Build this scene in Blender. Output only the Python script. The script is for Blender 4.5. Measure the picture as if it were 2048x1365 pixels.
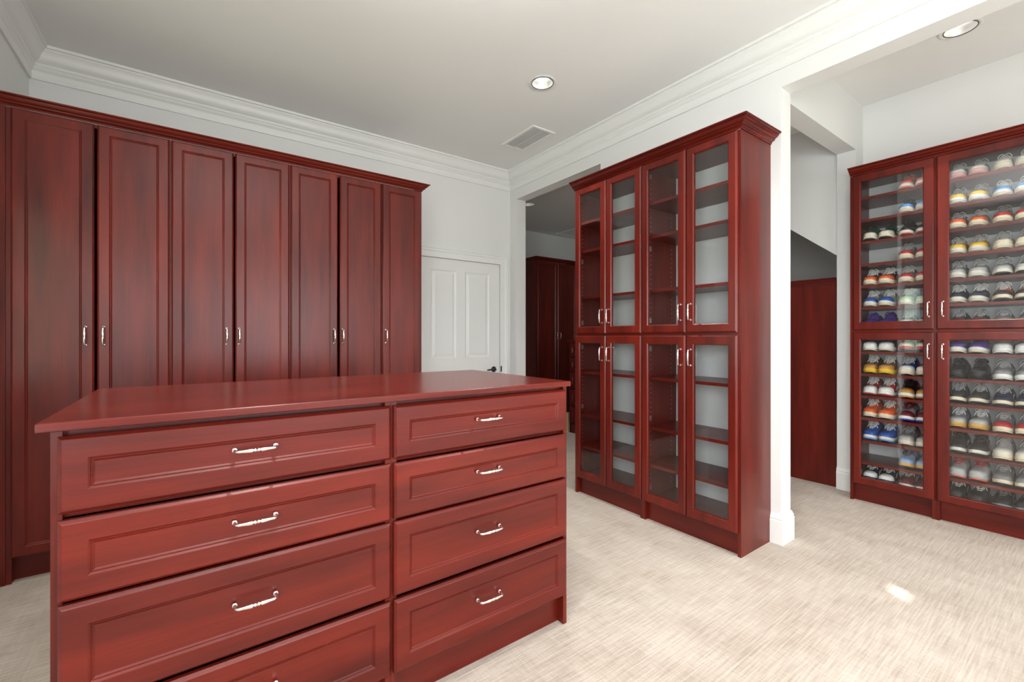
import bpy, bmesh, math, random
from mathutils import Vector, Matrix
R = math.radians
rnd = random.Random(7)
col = bpy.context.scene.collection
for o in list(bpy.data.objects):
    bpy.data.objects.remove(o)
scene = bpy.context.scene

# ------------------------------------------------------------------ camera
H = 1.22
cam_d = bpy.data.cameras.new('camera')
cam_d.sensor_fit = 'HORIZONTAL'
cam_d.sensor_width = 36.0
cam_d.lens = 886.0 / 2048 * 36.0
cam_d.shift_y = -(682.5 - 674.0) / 2048
cam_d.clip_start = 0.05
cam = bpy.data.objects.new('camera', cam_d)
col.objects.link(cam)
cam.location = (0, 0, H)
cam.rotation_euler = (R(90), 0, -math.atan((1024 - 381) / 886.0))
scene.camera = cam

# ------------------------------------------------------------------ world, sun, window light, exposure
world = bpy.data.worlds.new('world')
scene.world = world
world.use_nodes = True
wn = world.node_tree.nodes
wl = world.node_tree.links
wn.clear()
w_out = wn.new('ShaderNodeOutputWorld')
w_bg = wn.new('ShaderNodeBackground')
w_tc = wn.new('ShaderNodeTexCoord')
w_sep = wn.new('ShaderNodeSeparateXYZ')
w_ramp = wn.new('ShaderNodeValToRGB')
w_map = wn.new('ShaderNodeMapRange')
w_map.inputs['From Min'].default_value = -1
w_map.inputs['From Max'].default_value = 1
wl.new(w_tc.outputs['Generated'], w_sep.inputs[0])
wl.new(w_sep.outputs['Z'], w_map.inputs['Value'])
wl.new(w_map.outputs[0], w_ramp.inputs[0])
wl.new(w_ramp.outputs[0], w_bg.inputs['Color'])
wl.new(w_bg.outputs[0], w_out.inputs['Surface'])
e = w_ramp.color_ramp.elements
e[0].position = 0.44
e[0].color = (0.16, 0.24, 0.09, 1)
e[1].position = 0.56
e[1].color = (0.80, 0.90, 1.0, 1)
w_bg.inputs['Strength'].default_value = 2.2

SUN_DIR = Vector((0.45, 0.75, -0.60)).normalized()
sun_d = bpy.data.lights.new('sun', 'SUN')
sun_d.energy = 8.0
sun_d.angle = R(0.5)
sun_d.color = (1.0, 0.98, 0.95)
sun = bpy.data.objects.new('sun', sun_d)
col.objects.link(sun)
sun.rotation_euler = SUN_DIR.to_track_quat('-Z', 'Y').to_euler()


def area(name, loc, rot, sx, sy, power, color=(1, 1, 1), shape='RECTANGLE'):
    d = bpy.data.lights.new(name, 'AREA')
    d.shape = shape
    d.size = sx
    if shape == 'RECTANGLE':
        d.size_y = sy
    d.energy = power
    d.color = color
    o = bpy.data.objects.new(name, d)
    col.objects.link(o)
    o.location = loc
    o.rotation_euler = rot
    return o


# daylight lamps at windows behind and left of the camera, two added for light
area('daylight_lamp', (1.20, -2.36, 1.45), (R(90), 0, 0), 2.2, 1.3, 44, (0.94, 0.97, 1.0))
area('daylight_lamp', (-0.76, -0.55, 1.50), (R(90), 0, R(-90)), 1.7, 1.2, 66, (0.93, 0.97, 1.0))  # added lamp at an unseen window, brightens the glass cabinets
area('daylight_lamp', (-0.76, 2.35, 1.47), (R(90), 0, R(-90)), 1.1, 0.95, 4.5, (0.84, 1.0, 0.74))
area('daylight_lamp', (3.65, -1.42, 1.60), (R(90), 0, 0), 1.1, 1.5, 8, (1.0, 0.97, 0.93))  # added lamp at an unseen alcove window

# the photographer's flash on a stand beside the camera, bounced off the ceiling
fl = bpy.data.lights.new('bounce_flash', 'SPOT')
fl.energy = 300
fl.spot_size = R(85)
fl.spot_blend = 0.8
fl.shadow_soft_size = 0.05
fo = bpy.data.objects.new('bounce_flash', fl)
col.objects.link(fo)
fo.location = (0.25, -0.15, 1.75)
fo.rotation_euler = Vector((0.12, 0.43, 1.0)).to_track_quat('-Z', 'Y').to_euler()

scene.view_settings.view_transform = 'Standard'
scene.view_settings.look = 'None'
scene.view_settings.gamma = 1.0
scene.view_settings.use_curve_mapping = False
scene.view_settings.exposure = 0.36


# ------------------------------------------------------------------ materials
def srgb(c):
    return tuple(((v / 255) / 12.92 if v / 255 <= 0.04045 else ((v / 255 + 0.055) / 1.055) ** 2.4) for v in c)


def new_mat(name):
    m = bpy.data.materials.new(name)
    m.use_nodes = True
    return m, m.node_tree.nodes, m.node_tree.links, m.node_tree.nodes['Principled BSDF']


_flat = {}


def flat(name, color, rough=0.6, metal=0.0, bump=0.0, bscale=200, spec=0.5):
    key = (name, tuple(color), rough, metal)
    if key in _flat:
        return _flat[key]
    m, n, l, p = new_mat(name)
    p.inputs['Base Color'].default_value = (*color, 1)
    p.inputs['Roughness'].default_value = rough
    p.inputs['Metallic'].default_value = metal
    p.inputs['Specular IOR Level'].default_value = spec
    tc = n.new('ShaderNodeTexCoord')
    ns = n.new('ShaderNodeTexNoise')
    ns.inputs['Scale'].default_value = bscale
    l.new(tc.outputs['Object'], ns.inputs['Vector'])
    if bump:
        b = n.new('ShaderNodeBump')
        b.inputs['Strength'].default_value = bump
        b.inputs['Distance'].default_value = 0.002
        l.new(ns.outputs['Fac'], b.inputs['Height'])
        l.new(b.outputs[0], p.inputs['Normal'])
    _flat[key] = m
    return m


def wood(name, axis, rough=0.30):
    """red mahogany laminate, grain running along the object's own axis"""
    m, n, l, p = new_mat(name)
    tc = n.new('ShaderNodeTexCoord')
    oi = n.new('ShaderNodeObjectInfo')
    add = n.new('ShaderNodeVectorMath')
    add.operation = 'ADD'
    mul = n.new('ShaderNodeMath')
    mul.operation = 'MULTIPLY'
    mul.inputs[1].default_value = 37.0
    l.new(oi.outputs['Random'], mul.inputs[0])
    l.new(tc.outputs['Object'], add.inputs[0])
    l.new(mul.outputs[0], add.inputs[1])

    def noise(sl, sc, det):
        mp = n.new('ShaderNodeMapping')
        s = [sc, sc, sc]
        s[axis] = sl
        mp.inputs['Scale'].default_value = s
        l.new(add.outputs[0], mp.inputs['Vector'])
        t = n.new('ShaderNodeTexNoise')
        t.inputs['Scale'].default_value = 1.0
        t.inputs['Detail'].default_value = det
        l.new(mp.outputs[0], t.inputs['Vector'])
        return t
    broad = noise(0.8, 9.0, 3)
    fine = noise(5.0, 260.0, 3)
    fig = noise(3.0, 24.0, 5)
    r1 = n.new('ShaderNodeValToRGB')
    r1.color_ramp.elements[0].position = 0.30
    r1.color_ramp.elements[0].color = (0.056, 0.0040, 0.0028, 1)
    r1.color_ramp.elements[1].position = 0.72
    r1.color_ramp.elements[1].color = (0.185, 0.0150, 0.0068, 1)
    mixf = n.new('ShaderNodeMath')
    mixf.operation = 'MULTIPLY_ADD'
    mixf.inputs[1].default_value = 0.65
    l.new(broad.outputs['Fac'], mixf.inputs[0])
    sc = n.new('ShaderNodeMath')
    sc.operation = 'MULTIPLY'
    sc.inputs[1].default_value = 0.35
    l.new(fig.outputs['Fac'], sc.inputs[0])
    l.new(sc.outputs[0], mixf.inputs[2])
    l.new(mixf.outputs[0], r1.inputs[0])
    mr = n.new('ShaderNodeMapRange')
    mr.inputs['From Min'].default_value = 0.35
    mr.inputs['From Max'].default_value = 0.7
    mr.inputs['To Min'].default_value = 0.87
    mr.inputs['To Max'].default_value = 1.08
    l.new(fine.outputs['Fac'], mr.inputs['Value'])
    vm = n.new('ShaderNodeVectorMath')
    vm.operation = 'SCALE'
    l.new(r1.outputs[0], vm.inputs[0])
    l.new(mr.outputs[0], vm.inputs['Scale'])
    l.new(vm.outputs[0], p.inputs['Base Color'])
    p.inputs['Roughness'].default_value = rough
    p.inputs['Specular IOR Level'].default_value = 0.38
    b = n.new('ShaderNodeBump')
    b.inputs['Strength'].default_value = 0.05
    b.inputs['Distance'].default_value = 0.001
    l.new(fine.outputs['Fac'], b.inputs['Height'])
    l.new(b.outputs[0], p.inputs['Normal'])
    return m


WV = wood('mahogany_vertical', 2)
WH = wood('mahogany_horizontal', 0)
WY = wood('mahogany_crosswise', 1)
CHROME = flat('polished_nickel', (0.86, 0.84, 0.82), 0.10, 1.0)
PLATE = flat('hinge_metal', (0.55, 0.55, 0.55), 0.3, 1.0)
BLACK = flat('black_metal', (0.012, 0.012, 0.012), 0.35)
WALL = flat('wall_paint', (0.77, 0.77, 0.755), 0.55, 0, 0.15, 350)
CEIL = flat('ceiling_paint', (0.85, 0.85, 0.84), 0.75, 0, 0.1, 250)
TRIM = flat('trim_paint', (0.82, 0.82, 0.80), 0.35)
DOORP = flat('door_paint', (0.80, 0.80, 0.78), 0.38)
PINE = flat('raw_pine', (0.72, 0.42, 0.20), 0.6)
REFL = flat('lamp_reflector', (0.85, 0.85, 0.84), 0.35, 0.5)


def emit(name, color, s):
    m, n, l, p = new_mat(name)
    p.inputs['Emission Color'].default_value = (*color, 1)
    p.inputs['Emission Strength'].default_value = s
    p.inputs['Base Color'].default_value = (0.8, 0.8, 0.8, 1)
    return m


LENS = emit('lamp_lens', (1.0, 0.97, 0.92), 2.5)
LENS_OFF = flat('lamp_lens_dull', (0.8, 0.8, 0.78), 0.3)


def glass_mat():
    m, n, l, p = new_mat('clear_glass')
    n.remove(p)
    out = n['Material Output']
    tr = n.new('ShaderNodeBsdfTransparent')
    tr.inputs[0].default_value = (0.975, 0.985, 0.985, 1)
    gl = n.new('ShaderNodeBsdfGlossy')
    gl.inputs['Roughness'].default_value = 0.0
    ge = n.new('ShaderNodeNewGeometry')
    dt = n.new('ShaderNodeVectorMath')
    dt.operation = 'DOT_PRODUCT'
    l.new(ge.outputs['Incoming'], dt.inputs[0])
    l.new(ge.outputs['Normal'], dt.inputs[1])

    def mth(op, a, b=0.0):
        q = n.new('ShaderNodeMath')
        q.operation = op
        for i, v in enumerate((a, b)):
            if isinstance(v, (int, float)):
                q.inputs[i].default_value = v
            else:
                l.new(v, q.inputs[i])
        return q.outputs[0]
    ca = mth('ABSOLUTE', dt.outputs['Value'])
    sch = mth('ADD', mth('MULTIPLY', mth('POWER', mth('SUBTRACT', 1.0, ca), 5.0), 0.957), 0.043)   # Schlick reflectance of glass
    mx = n.new('ShaderNodeMixShader')
    l.new(sch, mx.inputs[0])
    l.new(tr.outputs[0], mx.inputs[1])
    l.new(gl.outputs[0], mx.inputs[2])
    l.new(mx.outputs[0], out.inputs['Surface'])
    return m


GLASS = glass_mat()


def carpet_mat():
    m, n, l, p = new_mat('beige_carpet')
    tc = n.new('ShaderNodeTexCoord')

    def noise(sx, sy, det=2.0, rough=0.5):
        mp = n.new('ShaderNodeMapping')
        mp.inputs['Scale'].default_value = (sx, sy, 1)
        l.new(tc.outputs['Object'], mp.inputs['Vector'])
        t = n.new('ShaderNodeTexNoise')
        t.inputs['Scale'].default_value = 1.0
        t.inputs['Detail'].default_value = det
        t.inputs['Roughness'].default_value = rough
        l.new(mp.outputs[0], t.inputs['Vector'])
        return t.outputs['Fac']

    def math_(op, a, b):
        q = n.new('ShaderNodeMath')
        q.operation = op
        for i, v in enumerate((a, b)):
            if isinstance(v, (int, float)):
                q.inputs[i].default_value = v
            else:
                l.new(v, q.inputs[i])
        return q.outputs[0]
    ribs = noise(6, 125, 2)
    cross = noise(95, 8, 2)
    blot = noise(5.5, 3.0, 4)
    pile = noise(420, 420, 2)
    # irregular stitched lines making small squares
    vo = n.new('ShaderNodeTexVoronoi')
    vo.distance = 'CHEBYCHEV'
    vo.feature = 'DISTANCE_TO_EDGE' if False else 'F1'
    vo.inputs['Scale'].default_value = 55
    l.new(tc.outputs['Object'], vo.inputs['Vector'])
    s = math_('ADD', math_('MULTIPLY', ribs, 0.42), math_('MULTIPLY', cross, 0.16))
    s = math_('ADD', s, math_('MULTIPLY', blot, 0.30))
    s = math_('ADD', s, math_('MULTIPLY', pile, 0.12))
    r = n.new('ShaderNodeValToRGB')
    r.color_ramp.elements[0].position = 0.37
    r.color_ramp.elements[0].color = (0.385, 0.312, 0.247, 1)
    r.color_ramp.elements[1].position = 0.60
    r.color_ramp.elements[1].color = (0.575, 0.505, 0.435, 1)
    l.new(s, r.inputs[0])
    l.new(r.outputs[0], p.inputs['Base Color'])
    p.inputs['Roughness'].default_value = 0.95
    p.inputs['Specular IOR Level'].default_value = 0.15
    p.inputs['Sheen Weight'].default_value = 0.15
    b = n.new('ShaderNodeBump')
    b.inputs['Strength'].default_value = 0.7
    b.inputs['Distance'].default_value = 0.004
    hgt = math_('ADD', math_('MULTIPLY', ribs, 0.8), math_('MULTIPLY', pile, 0.5))
    hgt = math_('ADD', hgt, math_('MULTIPLY', vo.outputs['Distance'], -0.5))
    hgt = math_('ADD', hgt, math_('MULTIPLY', cross, 0.35))
    l.new(hgt, b.inputs['Height'])
    l.new(b.outputs[0], p.inputs['Normal'])
    return m


CARPET = carpet_mat()


# ------------------------------------------------------------------ mesh helpers
class MB:
    def __init__(s):
        s.v, s.f = [], []

    def add(s, vs, fs):
        k = len(s.v)
        s.v += [tuple(v) for v in vs]
        s.f += [tuple(i + k for i in f) for f in fs]
        return s

    def box(s, x0, x1, y0, y1, z0, z1):
        return s.add([(x0, y0, z0), (x1, y0, z0), (x1, y1, z0), (x0, y1, z0),
                      (x0, y0, z1), (x1, y0, z1), (x1, y1, z1), (x0, y1, z1)],
                     [(0, 3, 2, 1), (4, 5, 6, 7), (0, 1, 5, 4), (1, 2, 6, 5), (2, 3, 7, 6), (3, 0, 4, 7)])

    def loops(s, rings, close=False, cap0=False, cap1=False, ring_closed=True):
        n = len(rings[0])
        vs = [v for r in rings for v in r]
        fs = []
        m = len(rings)
        for i in range(m if close else m - 1):
            a, b = i * n, ((i + 1) % m) * n
            for j in range(n if ring_closed else n - 1):
                k = (j + 1) % n
                fs.append((a + j, a + k, b + k, b + j))
        if cap0:
            fs.append(tuple(reversed(range(n))))
        if cap1:
            fs.append(tuple(range((m - 1) * n, m * n)))
        return s.add(vs, fs)

    def tube(s, pts, rad, seg=8, caps=True):
        pts = [Vector(p) for p in pts]
        rads = rad if isinstance(rad, (list, tuple)) else [rad] * len(pts)
        rings = []
        ref = None
        for i, p in enumerate(pts):
            t = (pts[min(i + 1, len(pts) - 1)] - pts[max(i - 1, 0)])
            if t.length < 1e-9:
                t = Vector((0, 0, 1))
            t.normalize()
            if ref is None:
                ref = Vector((0, 0, 1)) if abs(t.z) < 0.9 else Vector((1, 0, 0))
            u = (ref - t * ref.dot(t)).normalized()
            ref = u
            w = t.cross(u)
            rings.append([p + (u * math.cos(2 * math.pi * k / seg) + w * math.sin(2 * math.pi * k / seg)) * rads[i] for k in range(seg)])
        return s.loops(rings, cap0=caps, cap1=caps)

    def prism(s, poly, axis, a0, a1):
        """extrude a 2-D polygon along an axis; poly gives the two other coordinates in x,y,z order"""
        def pt(q, a):
            c = list(q)
            c.insert(axis, a)
            return tuple(c)
        n = len(poly)
        vs = [pt(q, a0) for q in poly] + [pt(q, a1) for q in poly]
        fs = [tuple(reversed(range(n))), tuple(range(n, 2 * n))]
        fs += [(i, (i + 1) % n, n + (i + 1) % n, n + i) for i in range(n)]
        return s.add(vs, fs)

    def sweep(s, path, prof, closed=False):
        """profile (offset to the left of the path, z) swept along a flat path with mitred corners"""
        P = [Vector(p) for p in path]
        n = len(P)
        rings = []
        for i in range(n):
            def nrm(a, b):
                d = (b - a).normalized()
                return Vector((-d.y, d.x))
            if closed:
                n1, n2 = nrm(P[i - 1], P[i]), nrm(P[i], P[(i + 1) % n])
            else:
                n1 = nrm(P[max(i - 1, 0)], P[max(i, 1)])
                n2 = nrm(P[min(i, n - 2)], P[min(i + 1, n - 1)])
            m = n1 + n2
            m = m / m.dot(n1) if m.length > 1e-6 else n1
            rings.append([(P[i].x + m.x * o, P[i].y + m.y * o, z) for o, z in prof])
        return s.loops(rings, close=closed, cap0=not closed, cap1=not closed)

    def lathe(s, prof, seg=24, cx=0, cy=0):
        rings = [[(cx + r * math.cos(2 * math.pi * k / seg), cy + r * math.sin(2 * math.pi * k / seg), z) for k in range(seg)] for r, z in prof]
        return s.loops(rings)

    def mesh(s, name, smooth=False):
        me = bpy.data.meshes.new(name)
        me.from_pydata(s.v, [], s.f)
        bm = bmesh.new()
        bm.from_mesh(me)
        bmesh.ops.recalc_face_normals(bm, faces=bm.faces)
        bm.to_mesh(me)
        bm.free()
        if smooth:
            for p in me.polygons:
                p.use_smooth = True
            if smooth != 'all':
                me.set_sharp_from_angle(angle=R(smooth if smooth is not True else 35))
        return me

    def build(s, name, mat, parent=None, loc=(0, 0, 0), rz=0, smooth=False):
        return place(name, s.mesh(name, smooth), mat, parent, loc, rz)


def place(name, me, mat, parent=None, loc=(0, 0, 0), rz=0):
    o = bpy.data.objects.new(name, me)
    col.objects.link(o)
    if mat:
        if len(me.materials) == 0:
            me.materials.append(mat)
        elif me.materials[0] != mat:
            o.material_slots[0].link = 'OBJECT'
            o.material_slots[0].material = mat
    o.parent = parent
    o.location = loc
    o.rotation_euler = (0, 0, rz) if not isinstance(rz, tuple) else rz
    return o


def tag(o, label, cat, group=None):
    o['label'] = label
    o['category'] = cat
    if group:
        o['group'] = group
    return o


def thing(name, label, cat, loc=(0, 0, 0), rz=0, group=None):
    o = bpy.data.objects.new(name, None)
    col.objects.link(o)
    o.empty_display_size = 0.1
    o.location = loc
    o.rotation_euler = (0, 0, rz)
    return tag(o, label, cat, group)


def struct(name, mb, mat, label=None, smooth=False):
    o = mb.build(name, mat, smooth=smooth)
    o['kind'] = 'structure'
    if label:
        o['label'] = label
    return o


# ------------------------------------------------------------------ setting
XL, XB, XB2 = -0.794, 2.805, 2.931          # left wall, right wall near and far face
YA, YS = 3.902, -2.40                        # wall with the white door, wall behind the camera
ZC, ZC2 = 2.98, 3.07                         # ceilings of the main room and of the shoe alcove
ZT = 3.36                                    # top of the walls
YH0, YH1 = 1.2246, 1.350                     # header between alcove and passage
XD = 4.376                                   # alcove wall behind the shoe cabinets
OPZ = 2.685                                  # height of the cased openings
XR = 5.90                                    # far side of the back room
YR = 5.80                                    # end of the back room

struct('floor', MB().box(-1.0, 6.1, -2.6, 6.0, -0.12, 0.0), CARPET)

# left wall with its window and one added for light (outside the picture)
m = MB()
wy0, wy1, wz0, wz1 = 1.74, 2.96, 0.95, 2.00
ly0, ly1, lz0, lz1 = -1.50, 0.40, 0.80, 2.20
m.box(XL - 0.15, XL, YS - 0.15, ly0, 0, ZT).box(XL - 0.15, XL, ly1, wy0, 0, ZT).box(XL - 0.15, XL, ly0, ly1, 0, lz0).box(XL - 0.15, XL, ly0, ly1, lz1, ZT)
m.box(XL - 0.15, XL, wy1, YA + 0.15, 0, ZT)
m.box(XL - 0.15, XL, wy0, wy1, 0, wz0).box(XL - 0.15, XL, wy0, wy1, wz1, ZT)
struct('wall_left', m, WALL)


def window(name, cx, cy, rz, w, h, zc, ncols, blind=None):
    """origin at the middle of the opening, opening seen along local y"""
    f = MB()
    t = 0.05
    f.box(-w / 2, w / 2, -0.03, 0.03, -h / 2, -h / 2 + t).box(-w / 2, w / 2, -0.03, 0.03, h / 2 - t, h / 2)
    f.box(-w / 2, -w / 2 + t, -0.03, 0.03, -h / 2 + t, h / 2 - t).box(w / 2 - t, w / 2, -0.03, 0.03, -h / 2 + t, h / 2 - t)
    for i in range(1, ncols):
        x = -w / 2 + w * i / ncols
        f.box(x - 0.015, x + 0.015, -0.02, 0.02, -h / 2 + t, h / 2 - t)
    o = f.build(name, TRIM, None, (cx, cy, zc), rz)
    o['kind'] = 'structure'
    MB().box(-w / 2 + t, w / 2 - t, -0.003, 0.003, -h / 2 + t, h / 2 - t).build('window_pane', GLASS, o)
    return o


window('window_1', XL - 0.09, (wy0 + wy1) / 2, R(90), wy1 - wy0, wz1 - wz0, (wz0 + wz1) / 2, 2)
window('added_window_4', XL - 0.09, (ly0 + ly1) / 2, R(90), ly1 - ly0, lz1 - lz0, (lz0 + lz1) / 2, 2)  # added unseen window for the lamp that brightens the glass cabinets

struct('sun_block_left', MB().box(-2.6, XL - 0.15, -4.0, 4.5, 2.25, 2.32), TRIM)  # added unseen slab, keeps the sun out of the left windows

# back wall with the white door
DX0, DX1, DZ = 1.75, 2.677, 1.994
poly = [(XL - 0.15, 0), (DX0, 0), (DX0, DZ), (DX1, DZ), (DX1, 0), (XB2, 0), (XB2, ZT), (XL - 0.15, ZT)]
struct('wall_back', MB().prism(poly, 1, YA, YA + 0.126), WALL)

# right wall with the opening to the back room and the opening to the alcove
poly = [(YS, 0), (-1.2, 0), (-1.2, OPZ), (1.177, OPZ), (1.177, 0), (2.592, 0), (2.592, OPZ), (3.788, OPZ), (3.788, 0), (YA, 0), (YA, ZT), (YS, ZT)]
struct('wall_right', MB().prism(poly, 0, XB, XB2), WALL)

# wall behind the camera with window_2
m = MB()
vx0, vx1, vz0, vz1 = 0.10, 2.30, 0.75, 2.62
m.box(XL - 0.15, vx0, YS - 0.15, YS, 0, ZT).box(vx1, XB2, YS - 0.15, YS, 0, ZT)
m.box(vx0, vx1, YS - 0.15, YS, 0, vz0).box(vx0, vx1, YS - 0.15, YS, vz1, ZT)
struct('wall_front', m, WALL)
w2 = window('window_2', (vx0 + vx1) / 2, YS - 0.12, 0, vx1 - vx0, vz1 - vz0, (vz0 + vz1) / 2, 4)
# added mask over the top of that window, cut to let one sun fleck in
sx0, sx1, sz = 0.853, 0.955, (2.410, 2.490)
bl = MB().box(vx0, sx0, YS - 0.03, YS - 0.024, 2.0, 2.60).box(sx1, vx1, YS - 0.03, YS - 0.024, 2.0, 2.60)
bl.box(sx0, sx1, YS - 0.03, YS - 0.024, 2.0, sz[0]).box(sx0, sx1, YS - 0.03, YS - 0.024, sz[1], 2.60)
tag(bl.build('sun_mask', TRIM), 'added white sun mask over the top of the window behind the camera', 'sun mask')

# alcove: its wall behind the shoe cabinets, header with the short pillar, end wall with added_window_3
struct('wall_alcove', MB().box(XD, XD + 0.12, -1.62, YH1, 0, ZT), WALL)
poly = [(XB2, OPZ), (4.21, OPZ), (4.21, 0), (XD, 0), (XD, ZT), (XB2, ZT)]
struct('wall_header', MB().prism(poly, 1, YH0, YH1), WALL)
m = MB()
m.box(XB2, 3.05, -1.62, -1.5, 0, ZT).box(4.25, XD, -1.62, -1.5, 0, ZT).box(3.05, 4.25, -1.62, -1.5, 0, 0.8).box(3.05, 4.25, -1.62, -1.5, 2.45, ZT)
struct('wall_alcove_end', m, WALL)
window('added_window_3', 3.65, -1.58, 0, 1.2, 1.65, 1.625, 2)  # added unseen window, its lamp brightens the alcove

# passage: slanted bulkhead, recess behind it, back room
poly = [(YH1, 1.853), (2.74, 2.98), (YH1, 2.98)]
struct('wall_bulkhead', MB().prism([(YH1, 1.872), (2.72, ZC), (2.72, ZT), (YH1, ZT)], 0, 4.236, 4.34), WALL)
struct('wall_recess', MB().box(XD + 0.12, XR, YH1 - 0.12, YH1, 0, ZT), WALL)
struct('wall_far_right', MB().box(XR, XR + 0.12, YH1 - 0.12, YR + 0.12, 0, ZT), WALL)
struct('wall_far_back', MB().box(XB, XR, YR, YR + 0.12, 0, ZT), WALL)
struct('wall_far_left', MB().box(XB, XB2, YA + 0.126, YR, 0, ZT), WALL)


def ceiling_mesh(x0, x1, y0, y1, z, holes, r):
    m = MB()
    k = 0.16
    xs = sorted({x0, x1} | {h[0] - k for h in holes} | {h[0] + k for h in holes})
    ys = sorted({y0, y1} | {h[1] - k for h in holes} | {h[1] + k for h in holes})
    for i in range(len(xs) - 1):
        for j in range(len(ys) - 1):
            a, b, c, d = xs[i], xs[i + 1], ys[j], ys[j + 1]
            hit = [h for h in holes if abs((a + b) / 2 - h[0]) < 1e-4 and abs((c + d) / 2 - h[1]) < 1e-4]
            if not hit:
                m.add([(a, c, z), (b, c, z), (b, d, z), (a, d, z)], [(0, 3, 2, 1)])
            else:
                hx, hy = hit[0]
                n = 32
                outer, inner, up = [], [], []
                for q in range(n):
                    t = 2 * math.pi * (q + 0.5) / n
                    cx_, sy_ = math.cos(t), math.sin(t)
                    s = k / max(abs(cx_), abs(sy_))
                    outer.append([hx + cx_ * s, hy + sy_ * s, z])
                    inner.append((hx + cx_ * r, hy + sy_ * r, z))
                    up.append((hx + cx_ * r, hy + sy_ * r, z + 0.02))
                for q in range(n):   # pull the pieces nearest the corners out to the corners
                    t = 2 * math.pi * (q + 0.5) / n
                m.loops([outer, inner, up])
                for sx in (-1, 1):
                    for sy in (-1, 1):
                        cpt = (hx + sx * k, hy + sy * k, z)
                        near = sorted(outer, key=lambda p: (p[0] - cpt[0]) ** 2 + (p[1] - cpt[1]) ** 2)[:2]
                        m.add([cpt, near[0], near[1]], [(0, 1, 2)])
    return m


L_MAIN = [(1.972, 2.358), (0.36, 2.358), (1.972, 0.90), (0.36, 0.90), (1.972, -1.2)]  # last one is unseen, added to brighten the room
L_ALC = [(3.735, 0.57)]
L_BACK = [(3.63, 4.62), (3.63, 2.30)]  # second one is unseen, added to brighten the passage
struct('ceiling', ceiling_mesh(XL, XB, YS, YA, ZC, L_MAIN, 0.074), CEIL)
struct('ceiling_alcove', ceiling_mesh(XB2, XD, -1.5, YH0, ZC2, L_ALC, 0.074), CEIL)
struct('ceiling_far', ceiling_mesh(XB2, XR, YH1, YR, ZC, L_BACK, 0.074), CEIL)
struct('ceiling_slab', MB().box(-1.0, 6.1, -2.6, 6.0, ZT, ZT + 0.1), CEIL)

# ceiling crown of the main room
Z0 = 2.792
cp = [(0, 0), (.012, 0), (.014, .006), (.011, .012), (.013, .016), (.0135, .050), (.020, .056), (.026, .066), (.024, .072), (.033, .080),
      (.034, .090), (.030, .094), (.040, .100), (.050, .108), (.058, .120), (.063, .134), (.070, .148), (.080, .158), (.084, .164), (.082, .170),
      (.094, .173), (.096, ZC - Z0), (0, ZC - Z0)]
cpz = [(o, Z0 + z) for o, z in cp]
struct('trim_1', MB().sweep([(XL, YS), (XB, YS), (XB, YA), (XL, YA)], cpz, closed=True), TRIM, 'white crown moulding round the main ceiling', smooth=30)

# baseboards
bp = [(0, 0), (.016, 0), (.016, .135), (.012, .142), (.014, .150), (.010, .158), (.006, .172), (0, .174)]


def baseboard(name, path):
    return struct(name, MB().sweep(path, bp), TRIM)


baseboard('baseboard_pillar', [(XB2, 2.592), (XB2, 1.177), (XB, 1.177), (XB, 1.2325)])
baseboard('baseboard_header', [(XD, YH0), (4.21, YH0), (4.21, YH1)])
baseboard('baseboard_back', [(XB, YA), (2.762, YA)])
baseboard('baseboard_right', [(XB, 3.788), (XB, YA)])
baseboard('baseboard_front', [(XL, YS), (XB, YS)])
baseboard('baseboard_left', [(XL, 3.19), (XL, YS)])

# door casing and white door
cas = [(0, 0), (.013, 0), (.013, .055), (.018, .060), (.020, .070), (.018, .080), (.024, .084), (.024, .088), (0, .088)]


def casing():
    """profile (depth towards the room, distance out from the opening)"""
    m = MB()
    rings = []
    for (x, z, ox, oz) in ((DX1, 0, 1, 0), (DX1, DZ, 1, 1), (DX0, DZ, -1, 1), (DX0, 0, -1, 0)):
        rings.append([(x + ox * (w - .004), YA - d, z + (oz * (w - .004) if oz else 0)) for d, w in cas])
    return m.loops(rings, cap0=True, cap1=True)


struct('trim_2', casing(), TRIM, 'white moulded casing round the white door')


def rect_ring(w, h, i, y):
    return [(i, y, i), (w - i, y, i), (w - i, y, h - i), (i, y, h - i)]


def panel_rings(x0, x1, z0, z1, y0, steps):
    return [[(x0 + i, y0 + d, z0 + i), (x1 - i, y0 + d, z0 + i), (x1 - i, y0 + d, z1 - i), (x0 + i, y0 + d, z1 - i)] for i, d in steps]


dw, dh = DX1 - DX0 - 0.006, DZ - 0.014
door = thing('door_1', 'white four-panel door beside the tall red wardrobes', 'door', (DX0 + 0.003, YA + 0.018, 0.010))
del door['category']
door['kind'] = 'structure'
m = MB()
pans = [(0.122, 0.405, 0.995, 1.868), (0.503, 0.796, 0.995, 1.868), (0.122, 0.405, 0.24, 0.80), (0.503, 0.796, 0.24, 0.80)]
xs = [0, .122, .405, .503, .796, dw]
zs = [0, .24, .80, .995, 1.868, dh]
for i in range(5):
    for j in range(5):
        if i in (1, 3) and j in (1, 3):
            continue
        m.add([(xs[i], 0, zs[j]), (xs[i + 1], 0, zs[j]), (xs[i + 1], 0, zs[j + 1]), (xs[i], 0, zs[j + 1])], [(0, 1, 2, 3)])
m.box(0, dw, 0.012, 0.038, 0, dh)
m.loops([[(0, 0, 0), (dw, 0, 0), (dw, 0, dh), (0, 0, dh)], [(0, .012, 0), (dw, .012, 0), (dw, .012, dh), (0, .012, dh)]])
m.build('door_slab', DOORP, door)
for (a, b, c, d) in pans:
    MB().loops(panel_rings(a, b, c, d, 0, [(0, 0), (.004, .004), (.010, .008), (.016, .010), (.022, .010), (.048, .003), (.050, .003)]), cap1=True).build('door_panel', DOORP, door)
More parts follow.
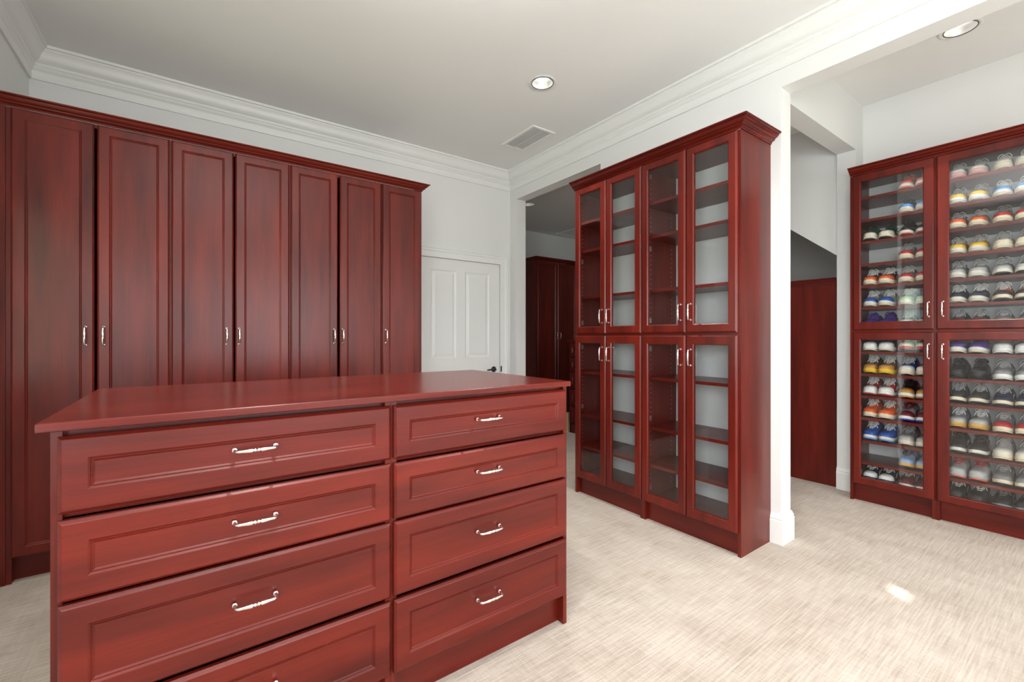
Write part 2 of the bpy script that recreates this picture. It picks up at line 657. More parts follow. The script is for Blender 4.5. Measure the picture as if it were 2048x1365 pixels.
hd = MB().loops([[(0.85 + r * math.cos(t * math.pi / 12), y, 0.865 + r * math.sin(t * math.pi / 12)) for t in range(24)] for r, y in ((.030, 0), (.030, -.006), (.024, -.010), (.010, -.011), (.009, -.045), (.0, -.046))])
hd.tube([(0.85, -.040, .865), (0.83, -.046, .866), (0.79, -.048, .866), (0.745, -.044, .862)], [.010, .0095, .008, .007], 10)
hd.build('lever_handle', BLACK, door, smooth=40)
MB().box(0.9195, 0.935, -0.0335, -0.0305, 0.838, 0.898).build('strike_plate', BLACK, door)


# ------------------------------------------------------------------ cabinet pieces (made once, shared)
SOLID = [(0, .019), (0, .0075), (.0065, .0010), (.0085, 0), (.047, 0), (.0515, .0038), (.0525, .0055), (.0540, .0055), (.0548, .0042), (.0588, .0075), (.0595, .0075)]


def solid_front(w, h, inset=0.047):
    st = [(i if i < .01 else i - .047 + inset, d) for i, d in SOLID]
    return MB().loops(panel_rings(0, w, 0, h, 0, st), cap0=True, cap1=True)


def glass_frame(w, h, l, r, b, t):
    """door frame ring with chamfered outside and inside edges"""
    def ring(o, inner, y):
        if inner:
            return [(l + o, y, b + o), (w - r - o, y, b + o), (w - r - o, y, h - t - o), (l + o, y, h - t - o)]
        return [(o, y, o), (w - o, y, o), (w - o, y, h - o), (o, y, h - o)]
    rs = [ring(0, 0, .020), ring(0, 0, .0075), ring(.0065, 0, .001), ring(.0085, 0, 0), ring(-.006, 1, 0), ring(-.001, 1, .004), ring(0, 1, .009), ring(0, 1, .020)]
    return MB().loops(rs, close=True)


def handle_mesh():
    pts = [(0, 0, -.048), (0, -.003, -.048), (0, -.004, -.048), (0, -.018, -.048), (0, -.024, -.046), (0, -.028, -.040), (0, -.029, -.032), (0, -.030, -.018),
           (0, -.030, -.010), (0, -.030, -.0085), (0, -.030, -.006), (0, -.030, -.0055), (0, -.030, -.003), (0, -.030, -.0028), (0, -.030, 0)]
    rad = [.0062, .0062, .0042, .0040, .0042, .0044, .0042, .0056, .0060, .0036, .0036, .0056, .0056, .0040, .0062]
    pts2 = [(x, y, -z) for x, y, z in reversed(pts[:-1])]
    return MB().tube(pts + pts2, rad + list(reversed(rad[:-1])), 12).mesh('handle', 45)


HANDLE = handle_mesh()


def add_handle(parent, x, z, horizontal=False):
    return place('handle', HANDLE, CHROME, parent, (x, 0, z), (0, R(90), 0) if horizontal else 0)


HINGE = MB().box(0, .022, .024, .052, -.016, .016).box(0, .010, .0205, .060, -.010, .010).mesh('hinge')


def solid_door(unit, x0, x1, z0, z1, hx, hz, yf=-.020):
    w, h = x1 - x0, z1 - z0
    d = solid_front(w, h).build('door', WV, unit, (x0, yf, z0))
    if hx is not None:
        add_handle(d, hx - x0, hz - z0)
    return d


def glass_door(unit, x0, x1, z0, z1, hx, hz, l=.052, r=.052, b=.062, t=.050, hinge_left=True):
    w, h = x1 - x0, z1 - z0
    d = glass_frame(w, h, l, r, b, t).build('door', WV, unit, (x0, -.0205, z0))
    MB().box(l - .0005, w - r + .0005, .010, .014, b - .0005, h - t + .0005).build('glass_pane', GLASS, d)
    add_handle(d, hx - x0, hz - z0)
    for hz_ in (b + .03, h - t - .03, h * .5):
        place('hinge', HINGE, PLATE, d, (.022 if hinge_left else w - .044, 0, hz_))
    return d


def carcase(unit, W, D, ZTOP, zkick, depth_shelves, back=False, kick=.030, mid=None, fixed=None, tp=.019, hidden_bottom=True):
    """side panels to the floor, top, bottom, toe kick; y from 0 (front) to D"""
    for x in (0, W - tp):
        MB().box(x, x + tp, 0, D, 0, ZTOP).build('side_panel', WV, unit)
    MB().box(tp, W - tp, 0.001, D, ZTOP - .02, ZTOP).build('top_panel', WH, unit)
    MB().box(tp, W - tp, 0.001, D, zkick - .002, zkick + .018).build('bottom_panel', WH, unit)
    MB().box(tp, W - tp, kick, kick + .016, 0, zkick - .002).build('toe_kick', WH, unit)
    if back:
        MB().box(tp, W - tp, D - .008, D, zkick + .018, ZTOP - .02).build('back_panel', WV, unit)
    for z in depth_shelves:
        MB().box(tp + .001, W - tp - .001, .012, D - .012, z - .0095, z + .0095).build('shelf', WH, unit)
    if fixed:
        MB().box(tp, W - tp, 0.001, D - .005, fixed - .012, fixed + .012).build('fixed_shelf', WH, unit)


def crown_prof(z0, k=1.0, hgt=.056):
    p = [(-.002, 0), (.004, 0), (.007, .006), (.006, .010), (.014, .015), (.022, .017), (.025, .022), (.023, .025), (.034, .030), (.043, .038), (.046, .043),
         (.045, .046), (.057, .049), (.060, .052), (.060, .056), (-.002, .056)]
    return [(o * k, z0 + z * hgt / .056) for o, z in p]


# ------------------------------------------------------------------ wardrobes along the back wall
YW = 3.215
DW = YA - YW - .004
wz0, wz1 = .130, 2.348
edges = [(-.714, -.413), (-.401, -.097), (-.088, .214), (.223, .523), (.532, .828), (.842, 1.135), (1.146, 1.446)]
hxs = [-.446, -.375, .179, .244, .802, .859, 1.169]
units = [(-.733, -.0925, (0, 1)), (-.0915, .527, (2, 3)), (.528, 1.140, (4, 5)), (1.141, 1.460, (6,))]
wl_lab = ['tall red-brown two-door wardrobe at the left end of the back wall run',
          'tall red-brown two-door wardrobe, second from the left end of the run',
          'tall red-brown two-door wardrobe just left of the single-door end unit',
          'narrow single-door red-brown wardrobe next to the white door']
for (x0, x1, ds), lb in zip(units, wl_lab):
    u = thing('wardrobe', lb, 'wardrobe', (x0, YW, 0), 0, 'wardrobes along the back wall')
    carcase(u, x1 - x0, DW, wz1 + .004, wz0, [], back=True, kick=.05)
    for k in ds:
        a, b = edges[k]
        solid_door(u, a - x0, b - x0, wz0, wz1, hxs[k] - x0, 1.223)
fill = thing('filler_panel', 'narrow red-brown filler panel closing the gap to the left wall', 'panel', (XL, YW, 0))
MB().box(.002, .060, -.004, .015, 0, wz1 + .004).build('panel', WV, fill)
struct_crown = MB().sweep([(1.460, YA - .003), (1.460, YW - .004), (XL + .002, YW - .004)], crown_prof(wz1 + .005, .85, .050)[::1])
o = struct_crown.build('crown_molding', WH)
tag(o, 'dark red-brown crown moulding running along the tops of the wardrobes', 'crown molding')

# ------------------------------------------------------------------ island of drawers
YI = 1.392
rows = [(.826, .998), (.630, .811), (.382, .622), (.132, .369)]
hz_i = [.921, .731, .513, .266]
isl = [(-.251, .5250, (-.238, .520), .142, 'wide four-drawer chest forming the left half of the island'),
       (.5255, 1.297, (.531, 1.283), .889, 'four-drawer chest forming the right half of the island, nearest the glass cabinets')]
for x0, x1, (a, b), hx, lb in isl:
    u = thing('drawer_chest', lb, 'drawer chest', (x0, YI, 0), 0, 'drawer chests of the island')
    W = x1 - x0
    tp = .019
    for x in (0, W - tp):
        MB().box(x, x + tp, 0, .69, 0, 1.0135).build('side_panel', WV, u)
    MB().box(tp, W - tp, .022, .69, .985, 1.0135).build('top_rail', WH, u)
    MB().box(tp, W - tp, .035, .05, 0, .128).build('toe_kick', WH, u)
    MB().box(tp, W - tp, .001, .68, .128, .146).build('bottom_panel', WH, u)
    MB().box(tp, W - tp, .672, .689, 0, .985).build('back_panel', WV, u)
    for zz in (.8185, .6255, .3755):
        MB().box(tp, W - tp, .020, .10, zz - .009, zz + .009).build('divider_rail', WH, u)
    for (z0, z1), hz in zip(rows, hz_i):
        d = solid_front(b - a, z1 - z0, .050).build('drawer', WH, u, (a - x0, -.020, z0))
        add_handle(d, hx - a, hz - z0, True)
ct = MB()
x0, x1, y0, y1, z0, z1 = -.267, 1.284, 1.352, 2.150, 1.014, 1.0345
bv = .002
ct.loops([[(x0 + i, y0 + i, z), (x1 - i, y0 + i, z), (x1 - i, y1 - i, z), (x0 + i, y1 - i, z)] for i, z in ((bv, z0), (0, z0 + bv), (0, z1 - bv), (bv, z1))], cap0=True, cap1=True)
tag(ct.build('countertop', wood('mahogany_top', 0, .24)), 'continuous red mahogany countertop on the drawer island', 'countertop')

# ------------------------------------------------------------------ glass-door cabinets on the right wall
XG = 2.453
DG = XB - XG - .003
TH = R(-90)
gz = [(.130, 1.2285), (1.2445, 2.363)]
SH_G = [.944, .614, .366, 1.523, 1.878, 2.10]
gu = [(2.531, 1.8885, [(2.516, 2.203), (2.198, 1.8905)], 'empty glass-door cabinet beside the opening to the dark back room'),
      (1.8880, 1.233, [(1.8855, 1.562), (1.557, 1.246)], 'empty glass-door cabinet with the exposed red end panel beside the white pillar')]
for ya, yb, dd, lb in gu:
    u = thing('glass_cabinet', lb, 'cabinet', (XG, ya, 0), TH, 'glass-door cabinets on the right wall')
    W = ya - yb
    carcase(u, W, DG, 2.366, .128, SH_G, fixed=1.2365)
    pins = MB()
    for side, xx in ((0, .0195), (1, W - .0195)):
        for yy in (.06, DG - .06):
            for k in range(64):
                z = .20 + k * .032
                if abs(z - 1.2365) < .03:
                    continue
                q = .0025
                s = .0006 if side == 0 else -.0006
                pins.box(min(xx, xx + s), max(xx, xx + s), yy - q, yy + q, z - q, z + q)
    pn = pins.build('shelf_pin_holes', PLATE, u)
    pn['kind'] = 'stuff'
    for k, (a, b) in enumerate(dd):
        la, lb_ = ya - a, ya - b
        for j, (z0, z1) in enumerate(gz):
            hx = (lb_ - .030) if k == 0 else (la + .032)
            hz = 1.369 if j else 1.095
            glass_door(u, la, lb_, z0, z1, hx, hz, .052, .052, .058 if j == 0 else .053, .057 if j == 0 else .050, hinge_left=(k == 0))
o = MB().sweep([(XG - .004, 2.538), (XG - .004, 1.2325), (XB - .003, 1.2325)][::-1], crown_prof(2.3665, 1.0, .056)).build('crown_molding', WY)
tag(o, 'red crown moulding on top of the two empty glass-door cabinets', 'crown molding')

# ------------------------------------------------------------------ shoe cabinets in the alcove
XS = 4.020
DS = XD - XS - .003
sz_ = [(.130, 1.2530), (1.2690, 2.419)]
SH_S = [2.242, 2.077, 1.915, 1.750, 1.589, 1.429, 1.102, .938, .7755, .613, .4455, .285]
su = [(1.204, .7305, [(1.184, .7350)], (.763,), 'narrow glass-door shoe cabinet at the pillar end'),
      (.7300, .1050, [(.7255, .1100)], (.693,), 'wide glass-door shoe cabinet at the right edge')]
for i, (ya, yb, dd, hy, lb) in enumerate(su):
    u = thing('shoe_cabinet', lb, 'shoe cabinet', (XS, ya, 0), TH, 'shoe cabinets in the alcove')
    W = ya - yb
    carcase(u, W, DS, 2.422, .128, SH_S, fixed=1.261)
    for (a, b) in dd:
        for j, (z0, z1) in enumerate(sz_):
            hz = 1.404 if j else 1.123
            glass_door(u, ya - a, ya - b, z0, z1, ya - hy[0], hz, .049 if i == 0 else .062, .057, .055 if j == 0 else .060, .056, hinge_left=(i == 0))
o = MB().sweep([(XS - .004, 1.2035), (XS - .004, .1000), (XD - .003, .1000)][::-1] + [], crown_prof(2.4225, 1.0, .050))
o = MB().sweep([(XS - .004, .100), (XS - .004, 1.2035)], crown_prof(2.4225, 1.0, .050))
o = o.build('crown_molding', WY)
tag(o, 'red-brown crown moulding across the top of the shoe cabinets', 'crown molding')

# ------------------------------------------------------------------ shoes
SH_L = .285


def shoe_parts(mir):
    """sneaker pointing to -x, toe at x=0, heel at x=.285; y sideways, z up from the shelf"""
    def widths(t):
        tab = [(0, .012), (.02, .024), (.06, .0335), (.14, .0405), (.26, .0435), (.38, .0425), (.52, .0380), (.66, .0345), (.80, .0340), (.92, .0330), (.98, .024), (1, .010)]
        for a, b in zip(tab, tab[1:]):
            if t <= b[0]:
                f = (t - a[0]) / (b[0] - a[0])
                return a[1] + (b[1] - a[1]) * f
        return tab[-1][1]
    ts = [0, .015, .04, .08, .14, .22, .30, .38, .48, .58, .68, .78, .88, .95, .985, 1]

    def cy(t):
        return mir * .006 * math.sin(math.pi * min(1, t * 1.1)) - mir * .004

    def spring(t):
        return .013 * max(0, 1 - t / .22) ** 2 + .004 * max(0, (t - .9) / .1) ** 2

    def slab(zlo, zhi, grow):
        rings = []
        for f in (0, .25, .75, 1):
            z = zlo + (zhi - zlo) * f
            gr = grow - (.002 if f in (0, 1) else 0)
            ring = [(t * SH_L, cy(t) - widths(t) - gr, z + spring(t)) for t in ts]
            ring += [(t * SH_L, cy(t) + widths(t) + gr, z + spring(t)) for t in reversed(ts)]
            rings.append([(x + (-gr if x < .01 else gr if x > .28 else 0), y, zz) for x, y, zz in ring])
        return MB().loops(rings, cap0=True, cap1=True)
    out = slab(.0, .010, .001)
    mid = slab(.0102, .031, .003)
    # upper
    hts = [(0, .010), (.015, .018), (.04, .026), (.08, .033), (.14, .038), (.22, .042), (.30, .050), (.38, .060), (.48, .071), (.58, .080), (.68, .078), (.78, .072), (.88, .074), (.95, .076), (.985, .070), (1, .050)]

    def section(t, h, z0, k=1.0, n=11):
        pts = []
        w = widths(t) * k
        op = 0.0
        if t > .56:
            op = 1.0
        elif t > .5:
            op = (t - .5) / .06
        for i in range(n):
            a = math.pi * i / (n - 1)
            c, s = math.cos(a), math.sin(a)
            e1 = .62 if t < .35 else .55
            y = -math.copysign(abs(c) ** (.75), c) * w * (1 - .42 * (s ** 2) * min(1, max(0, (t - .1) / .4)))
            z = z0 + h * (abs(s) ** e1)
            pts.append((t * SH_L, cy(t) + y, z + spring(t)))
        return pts
    up = MB().loops([section(t, h, .029) for t, h in hts], ring_closed=False)
    up_mesh_rings = None
    # toe cap overlay
    capr = [section(t, h + .0015, .029, 1.025) for t, h in hts[:6]]
    toe = MB().loops(capr, ring_closed=False)
    toe.add(capr[0], [tuple(range(len(capr[0])))])
    # dark mouth (sunk oval) on top at the collar
    mouth = []
    for k in range(20):
        a = 2 * math.pi * k / 20
        mouth.append((.222 + .040 * math.cos(a), cy(.75) + .0215 * math.sin(a), .1065 + .004 * abs(math.cos(a))))
    rim = [(x + (x - .222) * .12, y * 1.12, z - .004) for x, y, z in mouth]
    inn = [(.222 + (x - .222) * .8, y * .8, z - .012) for x, y, z in mouth]
    col_ = MB().loops([rim, mouth, inn], cap1=True)
    # tongue standing up out of the throat
    tg = []
    for (x, z, w) in ((.112, .081, .013), (.130, .094, .017), (.150, .106, .020), (.166, .117, .021), (.176, .124, .018)):
        tg.append([(x, cy(.5) - w, z - .004), (x - .003, cy(.5) - w * .5, z + .002), (x - .004, cy(.5), z + .004), (x - .003, cy(.5) + w * .5, z + .002), (x, cy(.5) + w, z - .004),
                   (x + .007, cy(.5) + w * .8, z - .006), (x + .007, cy(.5) - w * .8, z - .006)])
    tongue = MB().loops(tg, cap0=True, cap1=True)
    # laces
    lc = MB()
    r2 = random.Random(3)
    for i in range(5):
        t = i / 4
        x = .082 + .070 * t
        z = .073 + .040 * t
        w = .017 + .006 * t
        y0 = cy(.45)
        for s in (1, -1):
            pts = [(x, y0 - s * w, z - .006), (x + .003, y0 - s * w * .5, z + .003), (x + .006, y0, z + .007), (x + .010, y0 + s * w * .5, z + .007), (x + .014, y0 + s * w, z + .000)]
            lc.tube(pts, .0034, 5)
    y0 = cy(.5)
    for s in (1, -1):
        bow = [(.150, y0, .121)] + [(.150 - .012 * math.sin(a) - .004, y0 + s * (.004 + .022 * (1 - math.cos(a)) / 2 * 1.2), .121 + .012 * math.sin(a * 1.0) - .012 * (1 - math.cos(a)) / 2) for a in [math.pi * q / 6 for q in range(1, 12)]] + [(.150, y0, .120)]
        lc.tube(bow, .0030, 5)
        lc.tube([(.150, y0, .121), (.136, y0 + s * .012, .118), (.122, y0 + s * .024, .100), (.114, y0 + s * .031, .080)], .0028, 5)
    # side stripe
    sp = MB()
    for s in (-1, 1):
        rows_ = []
        for t, za, zb in ((.34, .044, .052), (.42, .046, .064), (.52, .050, .070), (.62, .056, .066), (.74, .064, .070)):
            w = widths(t) + .0012
            rows_.append([(t * SH_L, cy(t) + s * w * .99, za + spring(t)), (t * SH_L, cy(t) + s * w * .95, (za + zb) / 2), (t * SH_L, cy(t) + s * w * .90, zb + spring(t))])
        sp.loops(rows_, ring_closed=False)
    return {'outsole': out.mesh('outsole', 50), 'midsole': mid.mesh('midsole', 50), 'upper': up.mesh('upper', 'all'), 'toe_cap': toe.mesh('toe_cap', 'all'),
            'collar': col_.mesh('collar', 60), 'tongue': tongue.mesh('tongue', 60), 'laces': lc.mesh('laces', 'all'), 'side_stripe': sp.mesh('side_stripe', 'all')}


SHOE = {1: shoe_parts(1), -1: shoe_parts(-1)}
C = dict(white=(232, 230, 224), cream=(226, 212, 186), offwhite=(222, 216, 204), coral=(226, 112, 92), orange=(226, 92, 34), red=(176, 26, 30), maroon=(104, 22, 36),
         pink=(226, 170, 166), yellow=(236, 190, 40), gold=(196, 150, 30), blue=(38, 84, 168), sky=(90, 150, 214), lightblue=(150, 178, 212), navy=(28, 34, 64),
         purple=(78, 44, 140), black=(9, 9, 10), dark=(42, 40, 41), grey=(140, 138, 138), lgrey=(182, 180, 178), green=(32, 66, 48), mint=(170, 206, 170), teal=(40, 150, 150),
         brown=(120, 72, 34), tan=(196, 140, 66), gum=(212, 164, 84), royal=(40, 60, 180))
ROUGH = {}


def cm(c, rough=.55):
    return flat('shoe_' + c, tuple(v * 0.95 for v in srgb(C[c])), rough, 0, .2, 500)


# per shelf, top to bottom: (what it looks like, outsole, midsole, toe, upper, stripe, laces)
LEFT = [
    [None, ('white and coral', 'coral', 'white', 'coral', 'coral', 'white', 'coral')],
    [None, ('white-soled blue', 'cream', 'offwhite', 'sky', 'navy', 'sky', 'navy')],
    [('dark green and cream', 'dark', 'cream', 'offwhite', 'green', 'cream', 'green'), ('black, white and red', 'red', 'offwhite', 'black', 'black', 'white', 'black')],
    [None, ('grey with red toe', 'cream', 'cream', 'red', 'grey', 'lgrey', 'lgrey')],
    [('multicoloured orange and teal', 'cream', 'cream', 'orange', 'maroon', 'teal', 'white'), ('red-toed grey and cream', 'cream', 'cream', 'red', 'grey', 'brown', 'offwhite')],
    [('white, blue and lime', 'cream', 'offwhite', 'blue', 'lgrey', 'yellow', 'white'), ('pale green and white', 'offwhite', 'cream', 'mint', 'lgrey', 'lightblue', 'offwhite')],
    [('deep purple', 'purple', 'purple', 'purple', 'purple', 'navy', 'purple'), ('white and navy', 'offwhite', 'offwhite', 'white', 'navy', 'white', 'white')],
    [('navy with white and red sole', 'cream', 'white', 'white', 'navy', 'red', 'navy'), ('cream with red sole band', 'navy', 'red', 'cream', 'maroon', 'cream', 'cream')],
    [('brown with yellow sole', 'yellow', 'yellow', 'tan', 'brown', 'maroon', 'white'), ('white floral multicoloured', 'cream', 'cream', 'white', 'blue', 'red', 'white')],
    [('white with red sole and heel', 'red', 'white', 'white', 'red', 'white', 'white'), ('tan and black', 'tan', 'white', 'tan', 'black', 'black', 'black')],
    [('orange patterned', 'cream', 'cream', 'orange', 'orange', 'cream', 'white'), ('white, burgundy and royal blue', 'royal', 'white', 'maroon', 'lgrey', 'maroon', 'maroon')],
    [('bright blue', 'sky', 'offwhite', 'blue', 'blue', 'navy', 'white'), ('light grey knitted', 'offwhite', 'cream', 'lgrey', 'grey', 'lgrey', 'lgrey')],
    [None, ('light blue with yellow sole line', 'dark', 'gum', 'lightblue', 'lightblue', 'navy', 'navy')],
    [('navy and white camouflage', 'white', 'navy', 'white', 'navy', 'white', 'white'), ('burgundy and white', 'white', 'offwhite', 'maroon', 'maroon', 'white', 'white')],
]
RIGHT = [
    [('pale pink floral', 'pink', 'pink', 'offwhite', 'grey', 'pink', 'lgrey'), ('plain cream-soled', 'cream', 'cream', 'offwhite', 'offwhite', 'cream', 'offwhite')],
    [('grey and yellow', 'offwhite', 'white', 'yellow', 'lgrey', 'yellow', 'lgrey'), ('blue and white', 'cream', 'offwhite', 'sky', 'lightblue', 'blue', 'white')],
    [('grey with orange-pink toe', 'cream', 'cream', 'orange', 'grey', 'grey', 'lgrey'), ('grey, red and white', 'cream', 'cream', 'red', 'dark', 'white', 'grey')],
    [('gold and grey', 'cream', 'offwhite', 'yellow', 'gold', 'gold', 'lgrey'), ('cream speckled grey', 'cream', 'cream', 'cream', 'lgrey', 'cream', 'lgrey')],
    [('pale grey', 'offwhite', 'offwhite', 'lgrey', 'grey', 'lgrey', 'lgrey'), ('grey with black-edged sole', 'black', 'offwhite', 'lgrey', 'grey', 'grey', 'lgrey')],
    [('dark navy and white', 'cream', 'offwhite', 'navy', 'dark', 'navy', 'white'), ('black and orange', 'dark', 'cream', 'dark', 'orange', 'red', 'white')],
    [('brown-grey corded', 'dark', 'grey', 'maroon', 'dark', 'grey', 'lgrey'), ('soft grey loose-laced', 'grey', 'lgrey', 'grey', 'grey', 'lgrey', 'lgrey')],
    [('purple and white', 'cream', 'offwhite', 'purple', 'purple', 'dark', 'dark'), ('all-white thick-soled', 'white', 'white', 'white', 'lgrey', 'white', 'white')],
    [('plain black', 'black', 'black', 'black', 'black', 'black', 'black'), ('grey and white', 'offwhite', 'white', 'grey', 'grey', 'white', 'lgrey')],
    [('black with cream sole line', 'black', 'cream', 'dark', 'dark', 'black', 'lgrey'), ('navy patterned with white laces', 'dark', 'cream', 'navy', 'navy', 'white', 'lgrey')],
    [('grey gum-soled', 'gum', 'gum', 'lgrey', 'grey', 'lgrey', 'white'), ('grey with beaded toe line', 'cream', 'cream', 'red', 'grey', 'lgrey', 'lgrey')],
    [('dark grey with white sole line', 'dark', 'offwhite', 'dark', 'dark', 'white', 'dark'), ('beige-toed light grey', 'cream', 'cream', 'offwhite', 'lgrey', 'lgrey', 'lgrey')],
    [('white with red laces and sole', 'coral', 'lgrey', 'lgrey', 'lgrey', 'white', 'red'), ('beige and grey', 'dark', 'cream', 'grey', 'grey', 'cream', 'lgrey')],
    [('dark with white laces', 'dark', 'dark', 'dark', 'dark', 'grey', 'white'), ('charcoal grey', 'dark', 'grey', 'dark', 'dark', 'grey', 'grey')],
]
ORD = ['first', 'second', 'third', 'fourth', 'fifth', 'sixth', 'seventh', 'eighth', 'ninth', 'tenth', 'eleventh', 'twelfth', 'thirteenth', 'fourteenth']
SURF = [2.2515, 2.0865, 1.9245, 1.7595, 1.5985, 1.4385, 1.273, 1.1115, .9475, .785, .6225, .455, .2945, .146]
YL = [(1.104, 1.009), (.898, .803)]
YR_ = [(.641, .544), (.439, .344)]


def make_shoe(desc, cols, x, y, z, side, turn, where):
    o, md, tc_, up, st, la = cols
    u = thing('sneaker', f'{desc} sneaker, {"left" if side > 0 else "right"} of its pair, {where}', 'shoe', (x, y, z), turn, 'sneakers in the shoe cabinets')
    P = SHOE[side]
    place('outsole', P['outsole'], cm(o), u)
    place('midsole', P['midsole'], cm(md), u)
    place('upper', P['upper'], cm(up), u)
    place('toe_cap', P['toe_cap'], cm(tc_), u)
    place('collar', P['collar'], cm('dark' if up in ('black', 'navy', 'dark') else up), u)
    place('tongue', P['tongue'], cm(up), u)
    place('laces', P['laces'], cm(la), u)
    place('side_stripe', P['side_stripe'], cm(st), u)


for cab, rows_, ys in (('narrow cabinet', LEFT, YL), ('wide cabinet', RIGHT, YR_)):
    for r, row in enumerate(rows_):
        for s, spec in enumerate(row):
            if spec is None:
                continue
            tpair = rnd.uniform(-.05, .05)
            for q in (0, 1):
                y = ys[s][q]
                make_shoe(spec[0], spec[1:], XS + .022 + rnd.uniform(0, .012), y, SURF[r] + .0006, 1 if q == 0 else -1, tpair * .25 + rnd.uniform(-.006, .006),
                          f'{ORD[r]} shelf down, {cab}')

# ------------------------------------------------------------------ passage: low panelled cabinet under the slant
u = thing('low_cabinet', 'low red panel-sided cabinet under the slanted wall in the passage', 'cabinet', (4.236, 2.60, 0), TH)
MB().box(0, 1.236, 0, .018, .0, 1.650).build('side_panel', WV, u)
MB().box(0, 1.236, .018, .45, .0, 1.650).build('body', WV, u)
MB().sweep([(0, 0), (1.236, 0)][::-1], [(-.45, 1.650), (.004, 1.650), (.004, 1.672), (.008, 1.676), (.010, 1.690), (.020, 1.694), (.020, 1.702), (-.45, 1.702)]).build('crown', WH, u)

# ------------------------------------------------------------------ back room: wardrobe, dresser, strip
u = thing('wardrobe', 'dark tall two-door wardrobe in the unlit back room', 'wardrobe', (4.274, 5.25, 0))
carcase(u, .84, .54, 2.385, .13, [], back=True)
solid_door(u, .012, .418, .13, 2.382, .385, 1.235)
solid_door(u, .422, .828, .13, 2.382, .455, 1.235)
MB().sweep([(.84, .54), (.84, -.004), (0, -.004), (0, .54)], crown_prof(2.386)).build('crown', WH, u)

u = thing('dresser', 'dark dresser with a stack of drawers inside the back room', 'dresser', (3.925, 4.150, 0), TH)
MB().box(0, 1.15, 0, .019, 0, .12).build('toe_kick', WH, u)
MB().box(0, .019, 0, .45, 0, 1.150).build('side_panel', WV, u)
MB().box(1.131, 1.15, 0, .45, 0, 1.150).build('side_panel', WV, u)
MB().box(.019, 1.131, .01, .45, .12, 1.150).build('body', WV, u)
MB().box(-.02, 1.17, -.03, .46, 1.151, 1.176).build('top', WH, u)
for z0, z1 in ((.125, .335), (.345, .555), (.565, .770), (.780, .955), (.965, 1.14)):
    d = solid_front(.56, z1 - z0, .05).build('drawer', WH, u, (.008, -.020, z0))
    add_handle(d, .28, (z1 - z0) / 2, True)
    d = solid_front(.56, z1 - z0, .05).build('drawer', WH, u, (.576, -.020, z0))
    add_handle(d, .28, (z1 - z0) / 2, True)
st = MB().box(0, .016, 0, .02, 0, .245).build('wood_strip', PINE, None, (3.898, 4.168, 0))
tag(st, 'short pale unfinished wood strip standing at the dresser foot', 'wood strip')

# ------------------------------------------------------------------ ceiling fittings
RIM = MB().lathe([(.0745, .0), (.094, -.001), (.097, -.004), (.095, -.006), (.078, -.006), (.0745, -.002)], 40)
RIM_M = RIM.mesh('trim_ring', 50)
GAP_M = MB().lathe([(.0765, -.0055), (.0765, -.0075), (.0735, -.0075), (.0725, .004)], 40).mesh('black_ring')  # thin black ring inside the trim
CONE_M = MB().lathe([(.0725, -.004), (.069, .008), (.060, .022), (.048, .036), (.0475, .0385)], 40).mesh('reflector', 'all')
LENS_M = MB().lathe([(.0475, .0385), (.044, .0375), (.0001, .0375)], 40).mesh('lens')
lights = [('round recessed ceiling light in front of the ceiling vent', L_MAIN[0], ZC, 1), ('round recessed ceiling light above the wardrobes, outside the view', L_MAIN[1], ZC, 1),
          ('recessed ceiling light above the camera, toward the alcove', L_MAIN[2], ZC, 1), ('recessed ceiling light above the camera, toward the left wall', L_MAIN[3], ZC, 1),
          ('added unseen recessed light behind the camera', L_MAIN[4], ZC, 1),
          ('recessed ceiling light in the shoe alcove, partly behind the beam', L_ALC[0], ZC2, 1), ('small recessed ceiling light in the dim back room', L_BACK[0], ZC, 1),
          ('added unseen recessed light brightening the passage behind the white header', L_BACK[1], ZC, 1)]
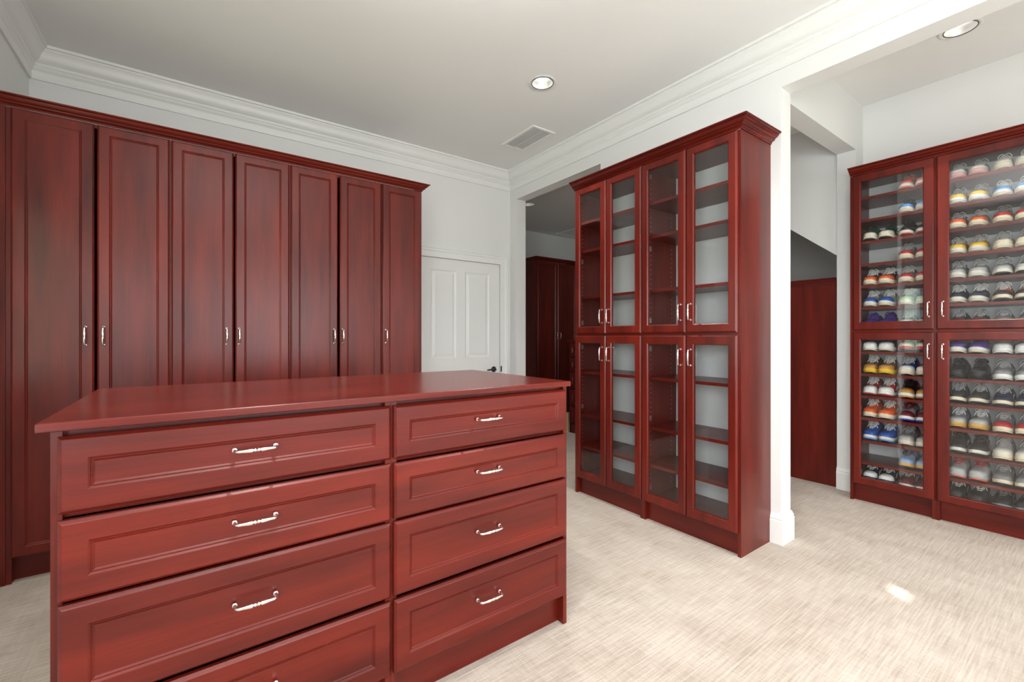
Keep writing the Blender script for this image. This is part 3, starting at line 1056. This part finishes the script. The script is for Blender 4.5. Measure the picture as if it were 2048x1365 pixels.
for lb, (x, y), z, on in lights:
    u = thing('recessed_light', lb, 'ceiling light', (x, y, z), 0, 'recessed ceiling lights')
    place('trim_ring', RIM_M, TRIM, u)
    place('black_ring', GAP_M, BLACK, u)
    place('reflector', CONE_M, REFL, u)
    place('lens', LENS_M, LENS if on else LENS_OFF, u)
    if on:
        sd = bpy.data.lights.new('lamp', 'SPOT')
        sd.energy = {L_ALC[0]: 40.0, L_BACK[0]: 7.0, L_BACK[1]: 30.0}.get((x, y), 52.0)
        sd.spot_size = R(100)
        sd.spot_blend = 1.0
        sd.shadow_soft_size = .012
        sd.color = (1, .84, .68) if (x, y) == L_ALC[0] else (1, .97, .93)
        so = bpy.data.objects.new('lamp', sd)
        col.objects.link(so)
        so.location = (x, y, z + .012)

# ceiling vent
u = thing('ceiling_vent', 'white louvred rectangular vent in the ceiling', 'vent', (2.30, 2.87, ZC))
vw, vh = .245, .46
fr = MB()
fr.loops([[(i, i, z), (vw - i, i, z), (vw - i, vh - i, z), (i, vh - i, z)] for i, z in ((0, -.0005), (0, -.005), (.004, -.009), (.026, -.009), (.028, -.002), (.028, -.0005))], close=True)
fr.build('frame', TRIM, u)
MB().box(.027, vw - .027, .027, vh - .027, -.0012, -.0004).build('backing', flat('vent_backing', (.72, .72, .70), .8), u)  # even pale backing behind the louvres
lv = MB()
n = 26
for i in range(n):
    y = .030 + (vh - .064) * i / (n - 1)
    lv.add([(.028, y, -.0085), (vw - .028, y, -.0085), (vw - .028, y + .009, -.0025), (.028, y + .009, -.0025), (.028, y, -.0075), (vw - .028, y, -.0075), (vw - .028, y + .009, -.0015), (.028, y + .009, -.0015)],
           [(0, 1, 2, 3), (7, 6, 5, 4), (0, 4, 5, 1), (3, 2, 6, 7)])
lvo = lv.build('louvres', TRIM, u)
lvo['kind'] = 'stuff'
MB().box(vw * .5 - .005, vw * .5 + .005, .028, vh - .028, -.0098, -.0086).build('centre_bar', TRIM, u)
# access hatch in the back room ceiling
u = MB().loops([[(5.03 + i, 4.60 + i, z), (5.60 - i, 4.60 + i, z), (5.60 - i, 5.67 - i, z), (5.03 + i, 5.67 - i, z)] for i, z in ((0, ZC - .0005), (0, ZC - .014), (.045, ZC - .014), (.05, ZC - .006))], cap1=True)
tag(u.build('ceiling_hatch', TRIM), 'white framed hatch in the dim back room ceiling', 'hatch')
